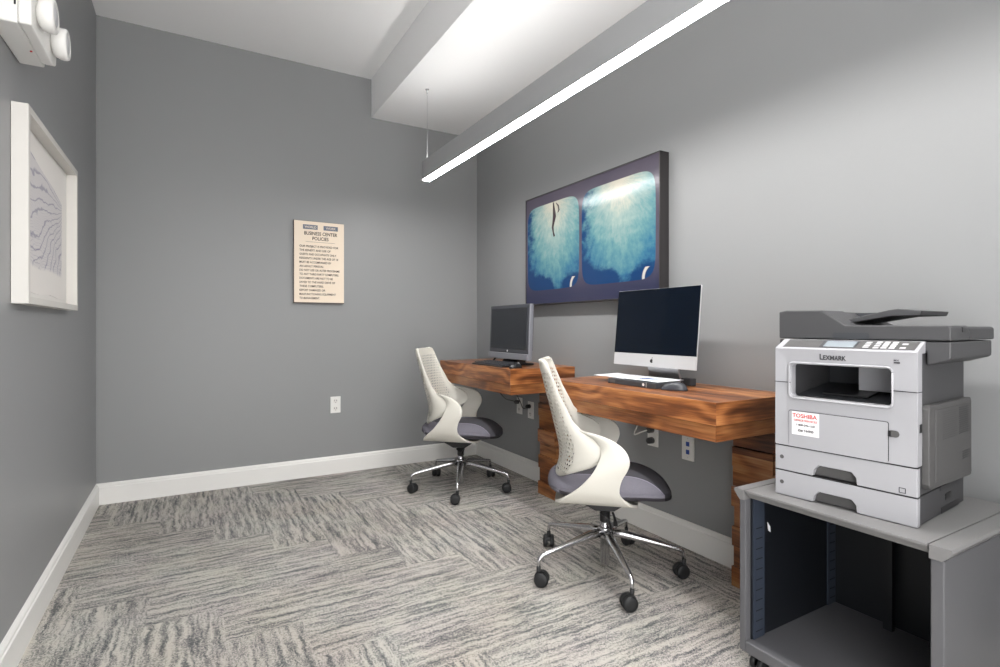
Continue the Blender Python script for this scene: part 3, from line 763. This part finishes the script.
# ------------------------------------------------------------------ wall outlets
def outlet(label, wall, pos, kind='socket', group=None):
    """plate in local y-z, front towards -x"""
    rz = 0 if wall == 'right' else PI/2
    t = thing('wall_outlet', label, 'outlet', pos, 0)
    t.rotation_euler.z = 0 if wall == 'right' else -PI/2
    if wall == 'back': t.rotation_euler.z = PI/2
    bm = BM(); box(bm, -0.006, -0.0005, -0.034, 0.034, -0.056, 0.056); link('plate', bm, M['white_p'], t, bevel=0.002)
    if kind == 'socket':
        for z in (0.026, -0.026):
            bm = BM(); lathe(bm, [(0.0165, -0.0085), (0.0165, -0.004)], (0, 0, z), 'x', 22); s = link('socket', bm, M['mount'], t)
            bm = BM(); box(bm, -0.0092, -0.0083, -0.008, -0.005, z-0.002, z+0.009); box(bm, -0.0092, -0.0083, 0.005, 0.008, z-0.002, z+0.009); box(bm, -0.0092, -0.0083, -0.002, 0.002, z-0.011, z-0.007)
            link('slots', bm, M['blackp'], s)
    else:
        for z in (0.018, -0.018):
            bm = BM(); box(bm, -0.0085, -0.004, -0.009, 0.009, z-0.010, z+0.010); link('data_jack', bm, M['bluejack'], t, bevel=0.001)
        for z in (0.043, -0.043):
            bm = BM(); lathe(bm, [(0.003, -0.0068), (0.003, -0.005)], (0, 0, z), 'x', 10); link('screw', bm, M['silver'], t)
    return t
outlet('white wall outlet on the grey back wall below the notice board', 'back', (0.862, BK, 0.468))
outlet('white wall outlet with a plug in it under the near desk', 'right', (RW, 1.885, 0.475))
outlet('white wall plate with two blue data jacks under the near desk', 'right', (RW, 1.672, 0.452), 'data')
outlet('white wall outlet under the far desk, the one nearer the corner', 'right', (RW, 3.105, 0.462))
outlet('white wall outlet under the far desk, the one beside the plank leg', 'right', (RW, 2.965, 0.450))

def cord(label, pts, r, m, plug=None, name='hanging_cable'):
    c = catmull(pts, 30); o0 = c[0].copy()
    t = thing(name, label, 'cord', o0)
    bm = BM(); tube(bm, [p-o0 for p in c], r, 8); link('cable', bm, m, t)
    if plug:
        bm = BM(); e = c[-1]-o0
        lathe(bm, [(0.006, -0.034), (0.013, -0.028), (0.014, -0.004), (0.012, 0.0)], tuple(e+Vector((0.0, 0, 0))), 'x', 16)
        link('plug', bm, plug, t)
    return t
cord('white cord looping from the near desk underside into the plugged outlet', [(1.90, 1.90, 0.617), (1.905, 1.915, 0.56), (1.90, 1.945, 0.50), (1.88, 1.935, 0.475), (1.895, 1.905, 0.49), (1.912, 1.885, 0.501)], 0.0035, M['white_p'], None)
bm = BM(); lathe(bm, [(0.008, -0.036), (0.015, -0.030), (0.016, -0.004), (0.013, -0.0095)][:3], (0, 0, 0), 'x', 16)
o = link('charger_plug', bm, M['prn_dark']); o.location = (RW-0.0055, 1.885, 0.449)
tag(o, 'grey round plug in the lower socket of the plugged outlet', 'plug')
bm = BM(); lathe(bm, [(0.008, -0.036), (0.015, -0.030), (0.016, -0.004)], (0, 0, 0), 'x', 16)
o = link('charger_plug', bm, M['prn_mid']); o.location = (RW-0.0055, 1.885, 0.501)
tag(o, 'grey round plug in the upper socket of the plugged outlet', 'plug')
cord('pale cord hanging from the far desk to the outlet nearer the corner', [(1.90, 3.36, 0.625), (1.90, 3.32, 0.56), (1.90, 3.22, 0.505), (1.90, 3.14, 0.498), (1.946, 3.107, 0.488)], 0.0028, M['prn_mid'], M['prn_mid'])
cord('black cord hanging from the far desk to the outlet beside the plank leg', [(1.90, 3.10, 0.625), (1.90, 3.06, 0.55), (1.90, 3.01, 0.50), (1.90, 2.975, 0.465), (1.946, 2.965, 0.476)], 0.0026, M['blackp'], M['blackp'])

# ------------------------------------------------------------------ printer cabinet
ZT = 0.5294
t = thing('printer_cabinet', 'open fronted grey rolling cabinet under the printer by the right wall', 'cabinet', (1.385, 0.495, 0))
CW, CD = 0.525, 0.485      # along y, along x ; y = 0 is the side nearer the camera
# top: middle slab and two end caps with a shaped underside
bm = BM(); prism(bm, [(0.0, ZT-0.006), (0.0, ZT), (CD, ZT), (CD, ZT-0.024), (0.016, ZT-0.024), (0.010, ZT-0.016)], 0.047, CW-0.037, 'y'); link('top_panel', bm, M['cab_top'], t, bevel=0.0015)
for (a, b, s) in ((0.0, 0.044, 1), (CW, CW-0.034, -1)):
    bm = BM(); prism(bm, [(a, ZT-0.006), (a+0.004*s, ZT), (b, ZT), (b, ZT-0.030), (a+0.020*s, ZT-0.030), (a+0.010*s, ZT-0.020)], 0.0, CD, 'x'); link('end_cap', bm, M['cab_top'], t, bevel=0.0008)
for (a, b) in ((0.018, 0.044), (CW-0.034, CW-0.014)):
    bm = BM(); box(bm, 0.008, CD-0.004, a, b, 0.058, ZT-0.030); link('side_panel', bm, M['cab'], t, bevel=0.003)
bm = BM(); box(bm, 0.006, CD-0.004, 0.044, CW-0.034, 0.058, 0.090); link('bottom_panel', bm, M['cab'], t, bevel=0.003)
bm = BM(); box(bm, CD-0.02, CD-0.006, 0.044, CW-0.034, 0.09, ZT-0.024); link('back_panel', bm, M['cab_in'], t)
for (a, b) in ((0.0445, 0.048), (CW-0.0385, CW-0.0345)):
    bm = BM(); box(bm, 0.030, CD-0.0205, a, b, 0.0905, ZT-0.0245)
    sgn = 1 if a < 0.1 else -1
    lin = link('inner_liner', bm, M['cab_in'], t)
    for xx in (0.034, 0.42):
        bm = BM(); box(bm, xx, xx+0.050, (b if sgn > 0 else a-0.004), (b+0.004 if sgn > 0 else a), 0.0905, ZT-0.03); link('shelf_rail', bm, M['rail'], lin)
    for xx in (0.040, 0.426):
        bm = BM()
        for k in range(11):
            y_ = b+0.004 if sgn > 0 else a-0.004; zz = 0.11+k*0.030
            box(bm, xx+0.004, xx+0.034, y_-0.0006, y_+0.0006, zz, zz+0.003)
        link('shelf_slots', bm, M['seam'], lin)
bm = BM(); box(bm, CD-0.06, CD-0.045, 0.30, 0.325, 0.0905, ZT-0.0245); box(bm, CD-0.05, CD-0.04, 0.20, 0.212, 0.0905, ZT-0.0245); link('rear_strut', bm, M['cab_in'], t)
bm = BM(); prism(bm, [(0.10, 0.42), (0.112, 0.405), (0.114, 0.388), (0.104, 0.395)], CW-0.0425, CW-0.0405, 'y'); link('shelf_clip', bm, M['label'], t)
for (xx, yy) in ((0.05, 0.06), (0.05, CW-0.05), (CD-0.05, 0.06), (CD-0.05, CW-0.05)):
    bm = BM()
    for s in (-1, 1): lathe(bm, [(0.018, 0.004*s), (0.0235, 0.006*s), (0.0240, 0.012*s), (0.0235, 0.017*s), (0.012, 0.019*s)], (xx, yy, 0.024), 'y', 20)
    tube(bm, [(xx, yy, 0.024), (xx+0.006, yy, 0.045), (xx+0.008, yy, 0.058)], [0.006, 0.008, 0.011], 8)
    link('caster', bm, M['rubber'], t)

# ------------------------------------------------------------------ printer  (local: u = -Y' along width, d = X' depth)
yaw = math.radians(5)
t = thing('printer', 'light grey multifunction laser printer with dark scanner lid on the cabinet', 'printer', (1.436, 0.923, ZT), yaw)
# local x = depth (d), local y = -u
PW, PD = 0.333, 0.345
def pb(bm, u0, u1, d0, d1, z0, z1): box(bm, d0, d1, -u1, -u0, z0, z1)
def rrect(u0, u1, z0, z1, r, n=5):
    p = []
    for (cu, cz, a0) in ((u1-r, z1-r, 0), (u0+r, z1-r, 90), (u0+r, z0+r, 180), (u1-r, z0+r, 270)):
        for k in range(n+1):
            a = math.radians(a0+90*k/n); p.append((cu+r*math.cos(a), cz+r*math.sin(a)))
    return p
def tray_front(z0, z1, notch):
    """front plate with a hand hold cut into its lower edge"""
    u0, u1, zt = notch
    poly = [(0, z0), (0, z1), (PW, z1), (PW, z0), (u1, z0), (u1-0.002, z0+zt*0.6), (u1-0.012, z0+zt), (u0+0.016, z0+zt), (u0+0.004, z0+zt*0.6), (u0, z0)]
    bm = BM(); prism(bm, [(-u, z) for u, z in poly], 0.0, 0.018, 'x')
    return bm
for (z0, z1, nm) in ((0.0015, 0.069, 0), (0.0715, 0.139, 1)):
    bm = tray_front(z0, z1, (0.100, 0.206, 0.030)); tr = link('paper_tray', bm, M['prn'], t, bevel=0.0025)
    bm = BM(); pb(bm, 0.098, 0.208, 0.016, 0.020, z0+0.002, z0+0.033); link('hand_hold', bm, M['prn_mid'], tr)
    bm = BM(); lathe(bm, [(0.0055, -0.0006), (0.0055, 0.001)], (0, -0.019, z0+0.036), 'x', 16); link('level_window', bm, M['prn_mid'], tr)
bm = BM()
pb(bm, 0.002, PW-0.003, 0.0185, PD, 0.0015, 0.069); link('lower_base', bm, M['prn_dark'], t, bevel=0.002)
bm = BM()
pb(bm, 0.002, PW-0.003, 0.0185, PD-0.004, 0.0715, 0.139); link('upper_base', bm, M['prn_dark'], t, bevel=0.002)
# side recess & cutouts
bm = BM(); pb(bm, PW-0.0035, PW-0.0022, 0.17, 0.30, 0.0016, 0.016); pb(bm, PW-0.0035, PW-0.0022, 0.20, 0.245, 0.030, 0.046) ; pb(bm, PW-0.0035, PW-0.0022, 0.16, 0.29, 0.060, 0.070); link('side_recess', bm, M['blackp'], t)
# main body: U shaped around the output bay. front cover is light
bay = (0.042, 0.279, 0.279, 0.369)
bm = BM()
outer = rrect(0.0, PW, 0.1415, 0.411, 0.004, 3)
def ring_prism(bm, out, inn, d0, d1):
    """plate with a hole; both loops have the same count"""
    n = len(out)
    O0 = [bm.verts.new((d0, -u, z)) for u, z in out]; I0 = [bm.verts.new((d0+0.004, -u, z)) for u, z in inn]
    O1 = [bm.verts.new((d1, -u, z)) for u, z in out]; I1 = [bm.verts.new((d1, -u, z)) for u, z in inn]
    for i in range(n):
        j = (i+1) % n
        bm.faces.new((O0[i], O0[j], I0[j], I0[i])); bm.faces.new((O1[i], I1[i], I1[j], O1[j]))
        bm.faces.new((O0[i], O1[i], O1[j], O0[j])); bm.faces.new((I0[i], I0[j], I1[j], I1[i]))
ring_prism(bm, rrect(0.0, PW, 0.1415, 0.411, 0.004, 5), rrect(bay[0], bay[1], bay[2], bay[3], 0.010, 5), 0.0, 0.030)
link('front_cover', bm, M['prn'], t, bevel=0.0015)
# rolled lip around the output bay
bm = BM(); lp = rrect(bay[0]-0.004, bay[1]+0.004, bay[2]-0.004, bay[3]+0.004, 0.013, 6); lp.append(lp[0])
tube(bm, [(0.001, -u, z) for u, z in lp], 0.0026, 8); link('bay_lip', bm, M['prn'], t)
bm = BM()   # bay interior: floor, back, left wall
pb(bm, 0.002, PW-0.003, 0.0305, PD, 0.1415, 0.275)
pb(bm, 0.002, 0.038, 0.0305, PD, 0.275, 0.405)
pb(bm, PW-0.050, PW-0.003, 0.0305, PD, 0.275, 0.405)
pb(bm, 0.038, PW-0.050, 0.0305, PD, 0.372, 0.405)
link('main_body', bm, M['prn_dark'], t)
bm = BM(); pb(bm, 0.0385, 0.165, 0.24, 0.25, 0.276, 0.371); link('bay_rear_wall', bm, M['prn_in'], t)
bm = BM(); pb(bm, 0.165, PW-0.0505, 0.12, 0.25, 0.300, 0.371); link('bay_inner_block', bm, M['prn'], t)
bm = BM(); prism(bm, [(0.035, 0.2755), (0.235, 0.2755), (0.235, 0.305), (0.20, 0.301), (0.035, 0.280)], -(PW-0.052), -0.040, 'y'); link('output_tray', bm, M['prn_in'], t)
bm = BM(); prism(bm, [(0.06, 0.287), (0.19, 0.303), (0.19, 0.306), (0.06, 0.291)], -0.21, -0.10, 'y'); link('paper_flap', bm, M['blackp'], t)
# seam between cover and scanner neck, door lines
bm = BM(); pb(bm, -0.0006, 0.042, -0.0006, 0.002, 0.3165, 0.3182); link('seam_line', bm, M['seam'], t)
bm = BM(); pb(bm, 0.279, PW+0.0006, -0.0006, 0.03, 0.3165, 0.3182); link('seam_line', bm, M['seam'], t)
bm = BM(); pb(bm, -0.0004, PW+0.0003, 0.0, 0.010, 0.1392, 0.1415); link('seam_line', bm, M['seam'], t)
bm = BM(); pb(bm, -0.0004, PW+0.0003, 0.0, 0.010, 0.0693, 0.0715); link('seam_line', bm, M['seam'], t)
bm = BM(); prism(bm, [(-u, z) for u, z in rrect(0.038, 0.2755, 0.1435, 0.2415, 0.005, 4)], -0.0006, 0.0008, 'x'); dr = link('door_outline', bm, M['seam'], t)
bm = BM(); prism(bm, [(-u, z) for u, z in rrect(0.0392, 0.2743, 0.142, 0.2403, 0.0045, 4)], -0.0018, 0.0008, 'x'); door = link('feeder_door', bm, M['prn'], t)
bm = BM(); prism(bm, [(-u, z) for u, z in rrect(0.274, 0.297, 0.206, 0.222, 0.0075, 5)], -0.0012, 0.001, 'x'); lt = link('door_latch', bm, M['prn_mid'], t)
bm = BM(); pb(bm, 0.2745, 0.280, -0.003, 0.0, 0.207, 0.221); link('latch_catch', bm, M['blackp'], lt)
bm = BM()
for q in ((0.296, 0.310, 0.0765, 0.078), (0.296, 0.310, 0.0875, 0.089), (0.296, 0.2975, 0.0765, 0.089), (0.3085, 0.310, 0.0765, 0.089)): pb(bm, q[0], q[1], -0.0006, 0.001, q[2], q[3])
link('tray_mark', bm, M['black_ink'], t)
# writing
PM = Matrix(((0, 0, -1, 0), (-1, 0, 0, 0), (0, 1, 0, 0), (0, 0, 0, 1)))   # text x -> u, text y -> z, facing -d
def ptext(name, rows, m, d=-0.0004, par=None):
    return text_mesh(name, rows, m, par or t, Matrix.Translation((d, 0, 0)) @ PM, 0.0005)
ptext('brand_lettering', [('L', 0.1190, 0.3845, 0.0150, 0.008), ('EXM', 0.1275, 0.3845, 0.0115, 0.0265), ('A', 0.1550, 0.3845, 0.0115, 0.0085), ('RK', 0.1645, 0.3845, 0.0115, 0.0175)], M['black_ink'])
ptext('model_lettering', [('MX', 0.286, 0.3890, 0.0035, 0.011)], M['black_ink'])
bm = BM(); pb(bm, 0.286, 0.298, -0.0006, 0.001, 0.3835, 0.3865); link('model_bar', bm, M['black_ink'], t)
bm = BM(); pb(bm, 0.0475, 0.118, -0.0024, -0.0016, 0.176, 0.2385); st = link('service_sticker', bm, M['label'], door)
ptext('sticker_lettering', [('TOSHIBA', 0.0490, 0.2235, 0.0105, 0.064)], M['red_ink'], -0.0024, st)
ptext('sticker_subline', [('OFFICE SERVICES', 0.053, 0.2135, 0.0050, 0.060)], M['red_ink'], -0.0024, st)
ptext('sticker_numbers', [('1-800-296-1101', 0.060, 0.2010, 0.0055, 0.048), ('ID# T44900', 0.064, 0.1855, 0.0065, 0.040)], M['black_ink'], -0.0024, st)
# side door
bm = BM()
prism(bm, [(0.036, 0.098), (0.045, 0.086), (0.345, 0.075), (0.352, 0.085), (0.352, 0.272), (0.343, 0.283), (0.045, 0.284), (0.036, 0.276)], -(PW+0.012), -(PW-0.004), 'y')
sd = link('side_door', bm, M['prn_mid'], t, bevel=0.002)
bm = BM()
prism(bm, [(0.075, 0.100), (0.335, 0.088), (0.335, 0.27), (0.075, 0.272)], -(PW+0.0135), -(PW+0.0115), 'y'); link('door_panel', bm, M['prn_mid'], sd, bevel=0.001)
bm = BM()
for k in range(13):
    zz = 0.196+k*0.0055
    pb(bm, PW+0.0133, PW+0.0140, 0.245, 0.320, zz, zz+0.0026)
    pb(bm, PW+0.0133, PW+0.0138, 0.120, 0.225, zz, zz+0.0008)
link('vent_slots', bm, M['blackp'], sd); bm = BM()
for k in range(4): pb(bm, PW+0.0133, PW+0.0140, 0.27, 0.325, 0.128+k*0.006, 0.1302+k*0.006)
link('vent_slots', bm, M['blackp'], sd)
bm = BM(); pb(bm, PW-0.0008, PW+0.0008, 0.012, 0.026, 0.222, 0.242); link('side_catch', bm, M['blackp'], t)
# control panel: wedge with LCD and keys
bm = BM()
prism(bm, [(0.0, 0.4075), (0.0, 0.4115), (0.003, 0.4135), (0.052, 0.4365), (0.052, 0.4075)], -PW, 0.0, 'y'); cp = link('control_panel', bm, M['prn'], t, bevel=0.0015)
sl = math.atan2(0.4365-0.4135, 0.049)
SM = Matrix.Translation((0.003, 0, 0.4135)) @ Matrix.Rotation(-sl, 4, 'Y')
def slab(u0, u1, a0, a1, th, m, name, par, r=0.0015):
    bm = BM(); box(bm, a0, a1, -u1, -u0, -0.0005, th); bmesh.ops.transform(bm, matrix=SM, verts=bm.verts); return link(name, bm, m, par, bevel=r*0.3)
slab(0.018, 0.325, 0.004, 0.050, 0.0008, M['prn_mid'], 'panel_face', cp)
slab(0.112, 0.198, 0.006, 0.047, 0.0014, M['prn_in'], 'screen_bezel', cp)
slab(0.121, 0.193, 0.010, 0.043, 0.0018, M['lcd'], 'screen', cp)
bm = BM()
for r_ in range(4):
    for c_ in range(3):
        u = 0.237+c_*0.017; a = 0.008+r_*0.010
        box(bm, a, a+0.007, -(u+0.012), -u, 0.0, 0.0018)
    box(bm, 0.010+r_*0.009, 0.015+r_*0.009, -0.227, -0.214, 0.0, 0.0018)
box(bm, 0.010, 0.017, -0.305, -0.293, 0.0, 0.0018); box(bm, 0.030, 0.037, -0.305, -0.293, 0.0, 0.0018)
bmesh.ops.transform(bm, matrix=SM, verts=bm.verts); link('key_pad', bm, M['key'], cp)
# scanner neck and scanner bed
bm = BM(); pb(bm, 0.004, PW-0.002, 0.0305, PD, 0.4052, 0.4085); pb(bm, 0.010, PW-0.002, 0.053, PD, 0.4085, 0.436); link('scanner_neck', bm, M['prn_dark'], t)
SU0, SU1, SD0, SD1 = -0.016, 0.381, 0.054, 0.395
bm = BM()
prism(bm, [(-SU0, 0.436), (-SU1, 0.436), (-SU1, 0.397), (-(SU1-0.006), 0.392), (-(PW+0.001), 0.378), (-(PW+0.001), 0.410), (-SU0, 0.410)][::-1], SD0, SD1-0.02, 'x')
link('scanner_bed', bm, M['prn_dark'], t, bevel=0.004)
# feeder lid with the raised left hump
bm = BM()
prism(bm, [(-SU0, 0.4385), (-SU0, 0.514), (-0.004, 0.518), (-0.100, 0.516), (-0.158, 0.4755), (-(SU1-0.004), 0.474), (-SU1, 0.468), (-SU1, 0.4385)], SD0-0.002, SD0+0.13, 'x')
prism(bm, [(-SU0, 0.4385), (-SU0, 0.510), (-0.088, 0.514), (-0.158, 0.4735), (-(SU1-0.004), 0.472), (-SU1, 0.466), (-SU1, 0.4385)], SD0+0.131, SD1, 'x')
lid = link('feeder_lid', bm, M['prn_dark'], t, bevel=0.003)
bm = BM(); prism(bm, [(-u, z) for u, z in rrect(0.128, 0.215, 0.4390, 0.4555, 0.006, 4)], SD0-0.0028, SD0-0.0018, 'x'); link('grip_recess', bm, M['prn_in'], lid)
bm = BM(); pb(bm, SU1-0.001, SU1+0.0015, SD0+0.075, SD0+0.095, 0.458, 0.470); pb(bm, SU1-0.001, SU1+0.001, SD0+0.095, SD0+0.19, 0.4585, 0.4605); link('side_hinge', bm, M['blackp'], lid)
bm = BM()   # paper input tray, sloping up to the right
prism(bm, [(-0.085, 0.480), (-0.095, 0.474), (-0.235, 0.499), (-0.298, 0.500), (-0.303, 0.512), (-0.250, 0.518), (-0.230, 0.515)], 0.13, 0.33, 'x'); link('document_feeder_tray', bm, M['prn_dark'], t, bevel=0.002)
bm = BM(); prism(bm, [(-0.095, 0.512), (-0.19, 0.512), (-0.198, 0.508), (-0.15, 0.497), (-0.11, 0.500)], 0.27, 0.35, 'x'); link('feeder_cover', bm, M['prn_in'], t, bevel=0.001)

# ------------------------------------------------------------------ added fill: even world light through the unseen opening behind the camera
w = bpy.data.worlds.new('world'); sc.world = w; w.use_nodes = True
bg = w.node_tree.nodes['Background']; bg.inputs[0].default_value = (1.0, 0.99, 0.98, 1); bg.inputs[1].default_value = 3.7

cam = bpy.data.cameras.new('camera'); co = bpy.data.objects.new('camera', cam); COL.objects.link(co); sc.camera = co
co.location = (0, 0, 1.0); co.rotation_euler = (PI/2, 0, -math.radians(30.07))
cam.sensor_width = 36; cam.sensor_fit = 'HORIZONTAL'; cam.lens = 535.5/1000*36; cam.shift_y = -6.5/1000; cam.clip_start = 0.01

sc.view_settings.view_transform = 'Standard'; sc.view_settings.look = 'None'; sc.view_settings.gamma = 1.0; sc.view_settings.use_curve_mapping = False
sc.view_settings.exposure = 0.92
sc.cycles.use_denoising = True
sc.cycles.max_bounces = 10; sc.cycles.diffuse_bounces = 6; sc.cycles.transparent_max_bounces = 12
sc.cycles.sample_clamp_indirect = 6.0
